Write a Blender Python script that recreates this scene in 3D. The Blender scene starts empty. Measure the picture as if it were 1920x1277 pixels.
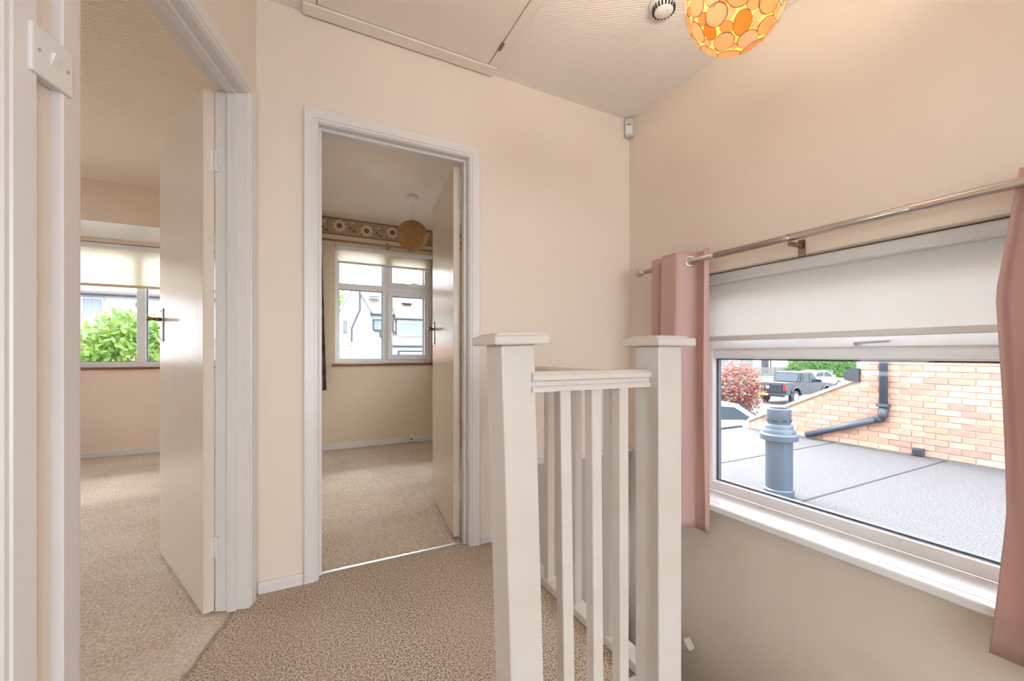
import bpy, bmesh, math, random
from mathutils import Vector, Matrix
R = math.radians
random.seed(7)
SC = bpy.context.scene
COL = SC.collection

# ------------------------------------------------------------------ camera, sky, exposure
EYE = 0.985
cam_d = bpy.data.cameras.new('camera'); cam = bpy.data.objects.new('camera', cam_d); COL.objects.link(cam)
cam.location = (0, 0, EYE); cam.rotation_euler = (R(90), 0, R(-27.03))
cam_d.sensor_width = 36; cam_d.lens = 14.58; cam_d.shift_y = 25.5 / 1920; cam_d.clip_start = 0.02; cam_d.clip_end = 500
SC.camera = cam
w = bpy.data.worlds.new('sky'); SC.world = w; w.use_nodes = True
bg = w.node_tree.nodes['Background']; bg.inputs[0].default_value = (0.95, 0.975, 1.0, 1); bg.inputs[1].default_value = 5.9
sun_d = bpy.data.lights.new('sun', 'SUN'); sun_d.energy = 6.0; sun_d.angle = R(22); sun_d.color = (1, .96, .9)
sun = bpy.data.objects.new('sun', sun_d); COL.objects.link(sun); sun.location = (0, 0, 12); sun.rotation_euler = (R(-38), 0, R(-10))
vs = SC.view_settings; vs.view_transform = 'Standard'; vs.look = 'None'; vs.gamma = 1; vs.use_curve_mapping = False
vs.exposure = 0.60

# ------------------------------------------------------------------ materials
def lin(c):
    return tuple(((v / 255) / 12.92 if v / 255 <= .04045 else ((v / 255 + .055) / 1.055) ** 2.4) for v in c) + (1,)
def nmat(name):
    m = bpy.data.materials.new(name); m.use_nodes = True
    return m, m.node_tree.nodes, m.node_tree.links, m.node_tree.nodes['Principled BSDF']
def plain(name, c, rough=.6, metal=0, c2=None, scale=30, bump=0, bscale=None, stretch=(1, 1, 1), spec=.5, detail=4, dist=.01):
    m, n, l, b = nmat(name)
    b.inputs['Base Color'].default_value = lin(c); b.inputs['Roughness'].default_value = rough
    b.inputs['Metallic'].default_value = metal; b.inputs['Specular IOR Level'].default_value = spec
    if c2 or bump:
        tc = n.new('ShaderNodeTexCoord'); mp = n.new('ShaderNodeMapping'); mp.inputs['Scale'].default_value = stretch
        l.new(tc.outputs['Object'], mp.inputs[0])
        if c2:
            t = n.new('ShaderNodeTexNoise'); t.inputs['Scale'].default_value = scale; t.inputs['Detail'].default_value = detail
            rp = n.new('ShaderNodeValToRGB'); rp.color_ramp.elements[0].position = .32; rp.color_ramp.elements[1].position = .68
            rp.color_ramp.elements[0].color = lin(c); rp.color_ramp.elements[1].color = lin(c2)
            l.new(mp.outputs[0], t.inputs['Vector']); l.new(t.outputs[0], rp.inputs[0]); l.new(rp.outputs[0], b.inputs['Base Color'])
        if bump:
            t2 = n.new('ShaderNodeTexNoise'); t2.inputs['Scale'].default_value = bscale or scale; t2.inputs['Detail'].default_value = detail
            bp = n.new('ShaderNodeBump'); bp.inputs['Strength'].default_value = bump; bp.inputs['Distance'].default_value = dist
            l.new(mp.outputs[0], t2.inputs['Vector']); l.new(t2.outputs[0], bp.inputs['Height']); l.new(bp.outputs[0], b.inputs['Normal'])
    return m
def translucent(name, c, frac=.5, rough=.8, noise=0, c2=None):
    m, n, l, b = nmat(name)
    b.inputs['Base Color'].default_value = lin(c); b.inputs['Roughness'].default_value = rough
    tr = n.new('ShaderNodeBsdfTranslucent'); tr.inputs[0].default_value = lin(c)
    mx = n.new('ShaderNodeMixShader'); mx.inputs[0].default_value = frac
    l.new(b.outputs[0], mx.inputs[1]); l.new(tr.outputs[0], mx.inputs[2]); l.new(mx.outputs[0], n['Material Output'].inputs[0])
    if noise:
        tc = n.new('ShaderNodeTexCoord'); t = n.new('ShaderNodeTexNoise'); t.inputs['Scale'].default_value = noise; t.inputs['Detail'].default_value = 5
        rp = n.new('ShaderNodeValToRGB'); rp.color_ramp.elements[0].color = lin(c); rp.color_ramp.elements[1].color = lin(c2 or c)
        rp.color_ramp.elements[0].position = .35; rp.color_ramp.elements[1].position = .65
        l.new(tc.outputs['Object'], t.inputs['Vector']); l.new(t.outputs[0], rp.inputs[0]); l.new(rp.outputs[0], b.inputs['Base Color']); l.new(rp.outputs[0], tr.inputs[0])
    return m
def glassmat(name, tint=(250, 253, 255), refl=.08):
    m = bpy.data.materials.new(name); m.use_nodes = True; n = m.node_tree.nodes; l = m.node_tree.links
    n.remove(n['Principled BSDF'])
    tr = n.new('ShaderNodeBsdfTransparent'); tr.inputs[0].default_value = lin(tint)
    gl = n.new('ShaderNodeBsdfGlossy'); gl.inputs['Roughness'].default_value = .02
    fr = n.new('ShaderNodeFresnel'); fr.inputs[0].default_value = 1.35
    mx = n.new('ShaderNodeMixShader'); l.new(fr.outputs[0], mx.inputs[0]); l.new(tr.outputs[0], mx.inputs[1]); l.new(gl.outputs[0], mx.inputs[2])
    l.new(mx.outputs[0], n['Material Output'].inputs[0]); return m
def combed(name, c, scale, axis_rot, bump, rough=.85, distort=3.0):
    m, n, l, b = nmat(name); b.inputs['Base Color'].default_value = lin(c); b.inputs['Roughness'].default_value = rough
    tc = n.new('ShaderNodeTexCoord'); mp = n.new('ShaderNodeMapping'); mp.inputs['Rotation'].default_value = (0, 0, axis_rot)
    wv = n.new('ShaderNodeTexWave'); wv.bands_direction = 'Y'; wv.inputs['Scale'].default_value = scale; wv.inputs['Distortion'].default_value = distort
    wv.inputs['Detail'].default_value = 3; wv.inputs['Detail Scale'].default_value = 1.4
    bp = n.new('ShaderNodeBump'); bp.inputs['Strength'].default_value = bump; bp.inputs['Distance'].default_value = .01
    l.new(tc.outputs['Object'], mp.inputs[0]); l.new(mp.outputs[0], wv.inputs['Vector']); l.new(wv.outputs[1], bp.inputs['Height']); l.new(bp.outputs[0], b.inputs['Normal'])
    return m
def carpetmat(name, c, c2, c3, scale, bump):
    m, n, l, b = nmat(name); b.inputs['Roughness'].default_value = .95; b.inputs['Specular IOR Level'].default_value = .1
    tc = n.new('ShaderNodeTexCoord')
    t = n.new('ShaderNodeTexNoise'); t.inputs['Scale'].default_value = scale; t.inputs['Detail'].default_value = 3
    rp = n.new('ShaderNodeValToRGB'); e = rp.color_ramp.elements
    e[0].position = .38; e[0].color = lin(c); e[1].position = .62; e[1].color = lin(c2)
    t2 = n.new('ShaderNodeTexNoise'); t2.inputs['Scale'].default_value = 2.3; t2.inputs['Detail'].default_value = 5
    rp2 = n.new('ShaderNodeValToRGB'); rp2.color_ramp.elements[0].position = .42; rp2.color_ramp.elements[1].position = .75
    rp2.color_ramp.elements[0].color = (0, 0, 0, 1); rp2.color_ramp.elements[1].color = (.55, .55, .55, 1)
    mx = n.new('ShaderNodeMix'); mx.data_type = 'RGBA'; mx.inputs[7].default_value = lin(c3)
    l.new(tc.outputs['Object'], t.inputs['Vector']); l.new(tc.outputs['Object'], t2.inputs['Vector'])
    l.new(t.outputs[0], rp.inputs[0]); l.new(t2.outputs[0], rp2.inputs[0]); l.new(rp2.outputs[0], mx.inputs[0]); l.new(rp.outputs[0], mx.inputs[6]); l.new(mx.outputs[2], b.inputs['Base Color'])
    t3 = n.new('ShaderNodeTexNoise'); t3.inputs['Scale'].default_value = scale * .8; t3.inputs['Detail'].default_value = 2
    bp = n.new('ShaderNodeBump'); bp.inputs['Strength'].default_value = bump; bp.inputs['Distance'].default_value = .012
    l.new(tc.outputs['Object'], t3.inputs['Vector']); l.new(t3.outputs[0], bp.inputs['Height']); l.new(bp.outputs[0], b.inputs['Normal'])
    return m
M = {}
M['wall'] = plain('cream_wall', (235, 222, 208), .75, bump=.05, bscale=60)
M['wall_left_room'] = plain('peach_wall', (240, 219, 199), .8, bump=.05, bscale=60)
M['wall_mid_room'] = plain('beige_wall', (230, 213, 187), .8, bump=.05, bscale=60)
M['white'] = plain('white_gloss_paint', (228, 223, 221), .32, bump=.04, bscale=25)
M['door'] = plain('white_gloss_door', (226, 213, 199), .24, bump=.12, bscale=9, stretch=(4, 4, .35), spec=.35)
M['rail'] = plain('cream_white_paint', (216, 209, 203), .4, c2=(213, 202, 191), scale=6, bump=.08, bscale=30)
M['upvc'] = plain('white_upvc', (246, 247, 248), .25)
M['ceil'] = combed('artex_ceiling', (246, 240, 235), 26, R(35), .18)
M['ceil_left'] = combed('combed_ceiling', (246, 230, 213), 12, 0, .25, distort=5)
M['ceil_plain'] = plain('plain_ceiling', (242, 230, 217), .85)
M['hatch'] = plain('hatch_paint', (244, 235, 227), .5)
M['carpet'] = carpetmat('brown_twist_carpet', (128, 107, 88), (232, 215, 195), (200, 180, 159), 165, .18)
M['carpet2'] = carpetmat('beige_pile_carpet', (196, 178, 159), (232, 216, 200), (242, 230, 217), 110, .6)
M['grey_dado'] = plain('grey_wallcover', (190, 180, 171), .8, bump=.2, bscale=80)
M['metal'] = plain('satin_steel', (205, 198, 190), .3, 1)
M['chrome'] = plain('chrome', (225, 225, 228), .1, 1)
M['bronze'] = plain('aged_bronze', (150, 125, 105), .25, 1)
M['alu'] = plain('aluminium_strip', (190, 190, 193), .35, 1)
M['seam'] = plain('grey_carpet_seam', (150, 140, 130), .9, c2=(185, 170, 155), scale=80)
M['pink'] = translucent('dusty_pink_satin', (224, 188, 181), .22, .45)
M['blind'] = translucent('white_blind_fabric', (246, 246, 244), .42)
M['blind_cream'] = translucent('cream_blind_fabric', (252, 247, 236), .7)
M['tan'] = plain('tan_bar', (222, 200, 165), .5)
M['glass'] = glassmat('window_glass')
M['gasket'] = plain('dark_gasket', (70, 80, 92), .5)
M['wood'] = plain('brown_wood', (150, 95, 60), .4, c2=(125, 75, 45), scale=8, stretch=(1, 12, 12))
M['polewood'] = plain('pole_wood', (168, 128, 88), .45)
M['curtain_brown'] = plain('brown_curtain', (95, 68, 64), .7, c2=(160, 130, 122), scale=9, bump=.1)
M['border'] = plain('wallpaper_border', (188, 164, 132), .8, c2=(176, 150, 120), scale=14)
M['bdark'] = plain('border_dark', (128, 96, 70), .8)
M['bcream'] = plain('border_cream', (226, 206, 178), .8)
M['rattan'] = translucent('woven_rattan', (214, 172, 122), .3, .7, noise=60, c2=(190, 140, 90))
M['plastic'] = plain('white_plastic', (232, 230, 228), .35)
M['greyplastic'] = plain('pale_grey_plastic', (205, 202, 204), .35)
M['black'] = plain('dark_slot', (40, 36, 34), .6)
M['shell0'] = translucent('shell_cream', (255, 244, 218), .24, .3, noise=25, c2=(255, 228, 180))
M['shell1'] = translucent('shell_pale_amber', (254, 214, 148), .2, .3, noise=25, c2=(250, 200, 124))
M['shell2'] = translucent('shell_amber', (252, 190, 92), .2, .3, noise=25, c2=(246, 172, 70))
M['shell3'] = translucent('shell_peach', (252, 222, 172), .2, .3, noise=25, c2=(242, 190, 130))
M['shellrim'] = plain('shell_rim', (176, 128, 62), .5)
M['liner'] = translucent('shade_liner', (246, 214, 150), .12)
M['felt'] = plain('grey_roof_felt', (58, 57, 60), .9, c2=(92, 91, 94), scale=75, bump=.3, bscale=120)
M['feltseam'] = plain('felt_seam', (44, 44, 46), .9)
M['flue'] = plain('grey_flue_plastic', (74, 88, 102), .4)
M['pipe'] = plain('grey_drainpipe', (62, 70, 82), .4)
M['mortar'] = plain('mortar', (190, 172, 156), .95, c2=(182, 162, 144), scale=20)
for i, (a, b_) in enumerate([((180, 144, 128), (170, 132, 118)), ((176, 138, 126), (164, 126, 114)), ((188, 154, 138), (178, 142, 126)), ((164, 130, 118), (152, 118, 108)), ((192, 166, 146), (184, 152, 132)), ((182, 138, 116), (172, 128, 108))]):
    M['brick%d' % i] = plain('brick_tone_%s' % 'abcdef'[i], a, .9, c2=b_, scale=14, bump=.2)
M['brickwall'] = plain('far_brick', (184, 136, 116), .9, c2=(168, 122, 104), scale=9)
M['coping'] = plain('coping_tile', (176, 158, 136), .9, c2=(162, 144, 122), scale=10)
M['render'] = plain('white_render', (188, 190, 194), .9)
M['rooftile'] = combed('grey_rooftile', (108, 102, 99), 5.0, 0, .5, distort=.3)
M['redtile'] = combed('red_rooftile', (128, 82, 72), 5.0, 0, .5, distort=.3)
M['darktrim'] = plain('dark_grey_trim', (48, 54, 62), .5)
M['paneglass'] = plain('far_window_pane', (104, 116, 128), .08)
M['concrete'] = plain('pale_concrete', (118, 116, 113), .95, c2=(130, 128, 125), scale=2)
M['road'] = plain('road_tarmac', (96, 95, 97), .95, c2=(106, 105, 107), scale=3)
M['grass'] = plain('grass_verge', (88, 112, 56), .95, c2=(104, 126, 70), scale=6)
M['truck'] = plain('dark_blue_grey_paint', (34, 40, 50), .22)
M['carwhite'] = plain('white_car_paint', (206, 209, 214), .2)
M['carglass'] = plain('car_glass', (46, 58, 68), .06)
M['tyre'] = plain('tyre', (46, 48, 52), .8)
M['redlamp'] = plain('red_lamp', (150, 20, 28), .25)
M['yellow'] = plain('yellow_plate', (214, 150, 40), .5)
M['leafg'] = translucent('green_leaves', (84, 118, 44), .35, .6, noise=2, c2=(120, 146, 66))
M['leafd'] = translucent('hedge_leaves', (58, 96, 40), .3, .6, noise=2, c2=(84, 120, 54))
M['leafr'] = translucent('red_leaves', (158, 72, 70), .3, .6, noise=3, c2=(120, 100, 78))
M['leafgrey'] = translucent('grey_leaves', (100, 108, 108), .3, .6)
M['bark'] = plain('bark', (110, 92, 74), .9)
M['bingreen'] = plain('green_bin', (66, 92, 60), .5)
M['bindark'] = plain('dark_bin', (46, 52, 60), .5)
M['binred'] = plain('red_bin', (140, 56, 48), .5)
M['fence'] = plain('grey_fence', (102, 101, 98), .9)

# ------------------------------------------------------------------ mesh helpers
def obj(name, bm, mat=None, parent=None, smooth=False, loc=None, rot=None):
    me = bpy.data.meshes.new(name); bmesh.ops.recalc_face_normals(bm, faces=bm.faces); bm.to_mesh(me); bm.free()
    for mm in (mat if isinstance(mat, (list, tuple)) else [mat]):
        me.materials.append(M[mm] if isinstance(mm, str) else mm)
    if smooth:
        for p in me.polygons: p.use_smooth = True
    o = bpy.data.objects.new(name, me); COL.objects.link(o)
    if parent: o.parent = parent
    if loc: o.location = loc
    if rot: o.rotation_euler = rot
    return o
def autosmooth(o, ang=35):
    for p in o.data.polygons: p.use_smooth = True
    o.data.set_sharp_from_angle(angle=R(ang)); return o
def empty(name, loc=(0, 0, 0), rz=0):
    o = bpy.data.objects.new(name, None); COL.objects.link(o); o.location = loc; o.rotation_euler = (0, 0, rz); o.empty_display_size = .05; return o
def tag(o, label, cat, group=None):
    o['label'] = label; o['category'] = cat
    if group: o['group'] = group
    return o
def st(o, label=None, cat=None):
    o['kind'] = 'structure'
    if label: o['label'] = label
    if cat: o['category'] = cat
    return o
def bx(bm, x0, x1, y0, y1, z0, z1, bevel=0, seg=2, mi=0):
    vs_ = [bm.verts.new((x, y, z)) for x in (x0, x1) for y in (y0, y1) for z in (z0, z1)]
    fs = []
    for q in ((0, 1, 3, 2), (4, 6, 7, 5), (0, 4, 5, 1), (2, 3, 7, 6), (0, 2, 6, 4), (1, 5, 7, 3)):
        f = bm.faces.new([vs_[i] for i in q]); f.material_index = mi; fs.append(f)
    if bevel:
        ed = list({e for f in fs for e in f.edges})
        bmesh.ops.bevel(bm, geom=ed, offset=bevel, segments=seg, affect='EDGES', profile=.5)
    return bm
def box(*a, **k): return bx(bmesh.new(), *a, **k)
def prism(pts, y0, y1, bm=None, axis='y', bevel=0):
    """pts 2D polygon; axis y: (x,z) extruded along y; axis x: (y,z) along x; axis z: (x,y) along z"""
    bm = bm or bmesh.new()
    def P(a, b, c): return {'y': (a, c, b), 'x': (c, a, b), 'z': (a, b, c)}[axis]
    A = [bm.verts.new(P(a, b, y0)) for a, b in pts]; B = [bm.verts.new(P(a, b, y1)) for a, b in pts]
    n = len(pts); fs = [bm.faces.new(A), bm.faces.new(B[::-1])]
    for i in range(n): fs.append(bm.faces.new((A[i], B[i], B[(i + 1) % n], A[(i + 1) % n])))
    if bevel:
        ed = list({e for f in fs for e in f.edges}); bmesh.ops.bevel(bm, geom=ed, offset=bevel, segments=2, affect='EDGES')
    return bm
def lathe(prof, n=24, bm=None, c=(0, 0, 0)):
    bm = bm or bmesh.new(); rings = []
    for r, z in prof:
        if r < 1e-6: rings.append([bm.verts.new((c[0], c[1], c[2] + z))])
        else: rings.append([bm.verts.new((c[0] + r * math.cos(2 * math.pi * k / n), c[1] + r * math.sin(2 * math.pi * k / n), c[2] + z)) for k in range(n)])
    for a, b in zip(rings, rings[1:]):
        for k in range(n):
            k2 = (k + 1) % n
            if len(a) == 1 and len(b) == 1: continue
            if len(a) == 1: bm.faces.new((a[0], b[k], b[k2]))
            elif len(b) == 1: bm.faces.new((a[k], b[0], a[k2]))
            else: bm.faces.new((a[k], b[k], b[k2], a[k2]))
    for rg in (rings[0], rings[-1]):
        if len(rg) > 1: bm.faces.new(rg)
    return bm
def tube(pts, r, n=12, bm=None, closed=False):
    bm = bm or bmesh.new(); pts = [Vector(p) for p in pts]; rings = []; N = len(pts)
    rs = r if isinstance(r, (list, tuple)) else [r] * N
    for i, p in enumerate(pts):
        a = pts[i - 1] if (i or closed) else p; b = pts[(i + 1) % N] if (i < N - 1 or closed) else p
        t = (b - a).normalized(); up = Vector((0, 0, 1)) if abs(t.z) < .9 else Vector((1, 0, 0))
        s = t.cross(up).normalized(); u = s.cross(t)
        rings.append([bm.verts.new(p + rs[i] * (math.cos(2 * math.pi * k / n) * s + math.sin(2 * math.pi * k / n) * u)) for k in range(n)])
    for i in range(N - (0 if closed else 1)):
        a, b = rings[i], rings[(i + 1) % N]
        for k in range(n): bm.faces.new((a[k], a[(k + 1) % n], b[(k + 1) % n], b[k]))
    if not closed: bm.faces.new(rings[0]); bm.faces.new(rings[-1][::-1])
    return bm
def torus(R_, r, n=28, m=8, bm=None):
    return tube([(R_ * math.cos(2 * math.pi * k / n), R_ * math.sin(2 * math.pi * k / n), 0) for k in range(n)], r, m, bm, True)

# ------------------------------------------------------------------ key dimensions
YB = 2.0            # landing face of back wall
XR = 1.854          # landing face of right wall
CH = 2.46           # landing ceiling
WT = .10            # partition thickness
CX, CY = -.163, 1.995     # corner of back wall and the angled wall
ANG = R(74.5)
YF = 4.65           # inner face of house front wall
XE = 6.88           # neighbour's brick wall
GZ = -1.85          # outside ground
RZ = -.286          # flat roof surface

# ------------------------------------------------------------------ floors, ceilings
# landing floor with the stair hole cut out (three slabs joined)
b = bmesh.new()
WP = lambda x, y: (CX + math.cos(ANG) * x - math.sin(ANG) * y, CY + math.sin(ANG) * x + math.cos(ANG) * y)   # point in the angled wall's frame
prism([(.47, -3.0), (.47, 2.045), (-.13, 2.045), WP(0, .04), WP(-3.0, .04), (-1.05, -3.0)], -.22, 0, b, 'z'); bx(b, .47, .965, .86, 2.05, -.22, 0); bx(b, .47, XR, -3.0, -.06, -.22, 0)
st(obj('floor', b, 'carpet'), 'speckled brown twist carpet of the landing', 'floor')
st(obj('floor', box(-.05, 2.1, 2.05, 4.9, -.22, -.004), 'carpet2'), 'beige carpet of the room behind the middle door', 'floor')
b = prism([(-3.8, .85), WP(-1.1, .0405), WP(.0, .0405), (-.13, 2.0455), (-.05, 2.05), (-.05, 4.75), (-.5, 4.75), (-.5, 5.6), (-3.2, 5.6), (-3.2, 4.75), (-3.8, 4.75)], -.22, -.002, axis='z')
st(obj('floor', b, 'carpet2'), 'beige carpet of the room behind the left door', 'floor')
st(obj('ceiling', box(-1.05, 2.1, -3.0, 2.05, CH, CH + .15), 'ceil'), 'white textured ceiling over the landing', 'ceiling')
st(obj('ceiling', box(-.1, 2.1, 2.05, 4.9, 2.40, 2.61), 'ceil_plain'), 'plain pale ceiling seen through the middle doorway', 'ceiling')
st(obj('ceiling', prism([(-3.8, .85), (-.52, .85), (-.17, 2.05), (-.1, 2.05), (-.1, 4.9), (-3.8, 4.9)], CH - .02, CH + .15, axis='z'), 'ceil_left'), 'combed texture ceiling seen through the left doorway', 'ceiling')
st(obj('ceiling', box(-2.999, -.701, 4.655, 5.54, 2.094, 2.3), 'white'), 'white soffit over the bay window', 'ceiling')

# ------------------------------------------------------------------ walls
def wall_with_hole(x0, x1, z0, z1, hx0, hx1, hz0, hz1, y0, y1):
    b = bmesh.new()
    bx(b, x0, hx0, y0, y1, z0, z1); bx(b, hx1, x1, y0, y1, z0, z1); bx(b, hx0, hx1, y0, y1, hz1, z1)
    if hz0 > z0: bx(b, hx0, hx1, y0, y1, z0, hz0)
    return b
D2X0, D2X1, DH = .072, .768, 1.992      # middle door lining faces
LT = .028
# back wall: upper part with door, lower part down the stairwell
b = wall_with_hole(-.22, XR, -.2, CH + .1, D2X0 - LT, D2X1 + LT, -.2, DH + LT, YB, YB + WT)
bx(b, .955, XR, YB, YB + WT, -2.7, -.2)
st(obj('wall_back', b, 'wall'), 'cream wall around the middle doorway', 'wall')
# angled wall, in its own frame: x runs along the wall to the corner, y into the room behind
D1X0, D1X1 = -.888, -.102
b = wall_with_hole(-3.0, .03, -.2, CH + .1, D1X0 - LT, D1X1 + LT, -.2, DH + LT, 0, WT)
wl = obj('wall_left', b, 'wall', loc=(CX, CY, 0), rot=(0, 0, ANG)); st(wl, 'cream angled wall around the left doorway', 'wall')
st(obj('wall_rear_left', box(-1.06, -.96, -3.0, -.88, -.2, CH + .1), 'wall'), 'cream wall behind the viewpoint', 'wall')
b = wall_with_hole(-1.06, XR, -.2, CH + .1, -.95, 1.75, .25, 2.1, -3.1, -3.0)  # opening added and sized to let fill daylight onto the landing
st(obj('wall_rear', b, 'wall'), 'cream wall with an added daylight window behind the viewpoint', 'wall')
# right wall with the window opening
WY0, WY1, WZ0, WZ1 = .16, 1.575, .225, 1.40
b = bmesh.new()
for (y0, y1, z0, z1) in ((-3.0, WY0, -2.7, CH + .1), (WY1, 3.2, -2.7, CH + .1), (4.3, 4.9, -2.7, CH + .1), (3.2, 4.3, -2.7, .9), (3.2, 4.3, 2.1, CH + .1), (WY0, WY1, -2.7, WZ0), (WY0, WY1, WZ1, CH + .1)): bx(b, XR, XR + .25, y0, y1, z0, z1)
st(obj('wall_right', b, 'wall'), 'cream stairwell wall around the wide window', 'wall')
# partition between the two front rooms, room walls, house front
st(obj('wall_partition', box(-.15, -.05, YB + .08, YF + .02, -.2, 2.55), 'wall_mid_room'), 'partition wall between the two front rooms', 'wall')
W2X0, W2X1, W2Z0, W2Z1 = .318, 1.36, .872, 2.122
b = wall_with_hole(-.1, XR, -.2, 2.6, W2X0, W2X1, W2Z0, W2Z1, YF, YF + .25)
st(obj('wall_front', b, 'wall_mid_room'), 'beige wall around the window of the middle room', 'wall')
b = wall_with_hole(-3.8, -.1, -.2, 2.6, -3.0, -.7, -.2, 2.10, YF, YF + .25)
bx(b, -3.15, -3.0, YF + .1, 5.55, -.2, 2.25); bx(b, -.7, -.55, YF + .1, 5.55, -.2, 2.25)
W3X0, W3X1, W3Z0, W3Z1 = -3.0, -.7, .845, 2.06
bx(b, -3.0, -.7, 5.33, 5.55, -.2, W3Z0); bx(b, -3.0, -.7, 5.33, 5.55, W3Z1, 2.25)
st(obj('wall_bay', b, 'wall_left_room'), 'peach wall and bay of the left room', 'wall')
b = bmesh.new()
for a in ((.75, 2.5, -.2, 2.6), (4.3, 4.9, -.2, 2.6), (2.5, 4.3, -.2, .6), (2.5, 4.3, 2.25, 2.6)): bx(b, -3.9, -3.8, *a)
st(obj('wall_west', b, 'wall_left_room'), 'far side wall of the left room', 'wall')
st(obj('wall_south', box(-3.8, -.56, .75, .85, -.2, 2.6), 'wall_left_room'), 'rear wall of the left room', 'wall')
# stairwell below the landing
st(obj('wall_stair', box(.855, .955, .86, 2.0, -2.7, -.22), 'wall'), 'cream wall under the landing edge', 'wall')
st(obj('floor_hall', box(.4, 2.1, -1.0, 2.1, -2.8, -2.7), 'carpet'), 'carpeted hall floor at the foot of the stairs', 'floor')

# skirtings
def skirt(name, x0, x1, loc, rz, label, z=0, h=.045, parent=None):
    b = prism([(-.016, 0), (0, 0), (0, h), (-.008, h), (-.016, h - .012)], x0, x1, axis='x')
    o = obj(name, b, 'white', loc=(loc[0], loc[1], z), rot=(0, 0, rz)); st(o, label, 'skirting'); return o
skirt('baseboard_back', -.155, D2X0 - .062, (0, YB, 0), 0, 'short white skirting between the two doorways')
skirt('baseboard_back', D2X1 + .062, .95, (0, YB, 0), 0, 'white skirting right of the middle doorway')
skirt('baseboard_front', -.05, XR, (0, YF, 0), 0, 'thin white skirting under the middle room window', h=.06)
skirt('baseboard_bay', -3.0, -.7, (0, 5.33, 0), 0, 'thin white skirting under the bay window', h=.06)

# ------------------------------------------------------------------ door frames and doors
def frame(name, x0, x1, loc, rz, label, back=True):
    root = empty(name, loc, rz); st(root, label, 'door frame')
    H = DH
    for nm, a in (('lining', (x0 - LT, x0, 0, H)), ('lining', (x1, x1 + LT, 0, H)), ('lining_head', (x0 - LT, x1 + LT, H, H + LT))):
        obj(nm, box(a[0], a[1], -.004, WT + .004, a[2], a[3], bevel=.0015, seg=1), 'white', root)
    for nm, a in (('door_stop', (x0, x0 + .013, 0, H)), ('door_stop', (x1 - .013, x1, 0, H)), ('door_stop_head', (x0 + .013, x1 - .013, H - .013, H))):
        obj(nm, box(a[0], a[1], .028, WT - .04, a[2], a[3], bevel=.002, seg=1), 'white', root)
    prof = [(.004, 0), (.004, .008), (.008, .012), (.016, .012), (.018, .016), (.056, .019), (.06, .016), (.06, 0)]
    for side in (-1, 1):
        if side == 1 and not back: continue
        yb = 0 if side == -1 else WT
        corners = [[(x0 - a, yb + side * p, 0) for a, p in prof], [(x0 - a, yb + side * p, H + a) for a, p in prof], [(x1 + a, yb + side * p, H + a) for a, p in prof], [(x1 + a, yb + side * p, 0) for a, p in prof]]
        for i, nm in enumerate(('architrave', 'architrave_head', 'architrave')):
            b = bmesh.new(); A = [b.verts.new(p) for p in corners[i]]; B = [b.verts.new(p) for p in corners[i + 1]]; n = len(A)
            b.faces.new(A); b.faces.new(B[::-1])
            for k in range(n): b.faces.new((A[k], B[k], B[(k + 1) % n], A[(k + 1) % n]))
            obj(nm, b, 'white', root)
    return root
frame('trim_1', D1X0, D1X1, (CX, CY, 0), ANG, 'white frame and moulded architrave of the left doorway', back=False)
frame('trim_2', D2X0, D2X1, (0, YB, 0), 0, 'white frame and moulded architrave of the middle doorway')
frame('trim_3', -1.87, -1.056, (CX, CY, 0), ANG, 'white architrave at the left edge beside the light switch', back=False)

def door(name, L, loc, rz, label, lever_tilt):
    """hinge at origin; leaf along +x, landing face towards +y"""
    root = empty(name, loc, rz); st(root, label, 'door')
    obj('leaf', box(.003, L, .004, .040, .008, DH - .008, bevel=.002, seg=1), 'door', root)
    for z in (.25, 1.72):
        h = obj('hinge', tube([(0, 0, z - .04), (0, 0, z + .04)], .006, 10), 'white', root)
        for k in (-.028, 0, .028): obj('knuckle', tube([(0, 0, z + k - .010), (0, 0, z + k + .010)], .0075, 10), 'white', h)
        obj('hinge_leaf', box(.0022, .0032, .004, .018, z - .036, z + .036), 'white', h)
    for s in (1, -1):
        y = .040 if s == 1 else .004
        hd = obj('handle', box(L - .085, L - .045, min(y, y + s * .006), max(y, y + s * .006), 1.045, 1.205, bevel=.003), 'chrome', root)
        for z in (1.058, 1.192): obj('screw', tube([(L - .065, y + s * .005, z), (L - .065, y + s * .0085, z)], .004, 8), 'bronze', hd)
        pts = [(L - .065, y + s * .005, 1.152), (L - .065, y + s * .025, 1.152), (L - .066 - .01 * lever_tilt, y + s * .038, 1.152), (L - .07 - .06 * lever_tilt, y + s * (.040 + .01 * (1 - lever_tilt)), 1.153), (L - .075 - .1 * lever_tilt, y + s * (.042 + .022 * (1 - lever_tilt)), 1.150)]
        obj('lever', tube(pts, [.010, .008, .008, .007, .010], 10), 'bronze', hd, smooth=True)
    return root
c_, s_ = math.cos(ANG), math.sin(ANG)
h1 = (CX + c_ * (D1X1 - .003) - s_ * (WT - .001), CY + s_ * (D1X1 - .003) + c_ * (WT - .001), 0)
door('door_1', .765, h1, R(112.6), 'glossy white flush door opened wide into the left room', .25)
door('door_2', .685, (D2X1 - .003, YB + WT + .001, 0), R(83), 'glossy white flush door opened into the middle room', .9)
rd = door('door_3', .80, (CX + c_ * -1.06 - s_ * .108, CY + s_ * -1.06 + c_ * .108, 0), R(254.5), 'closed white door beside the light switch', .9)

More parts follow.
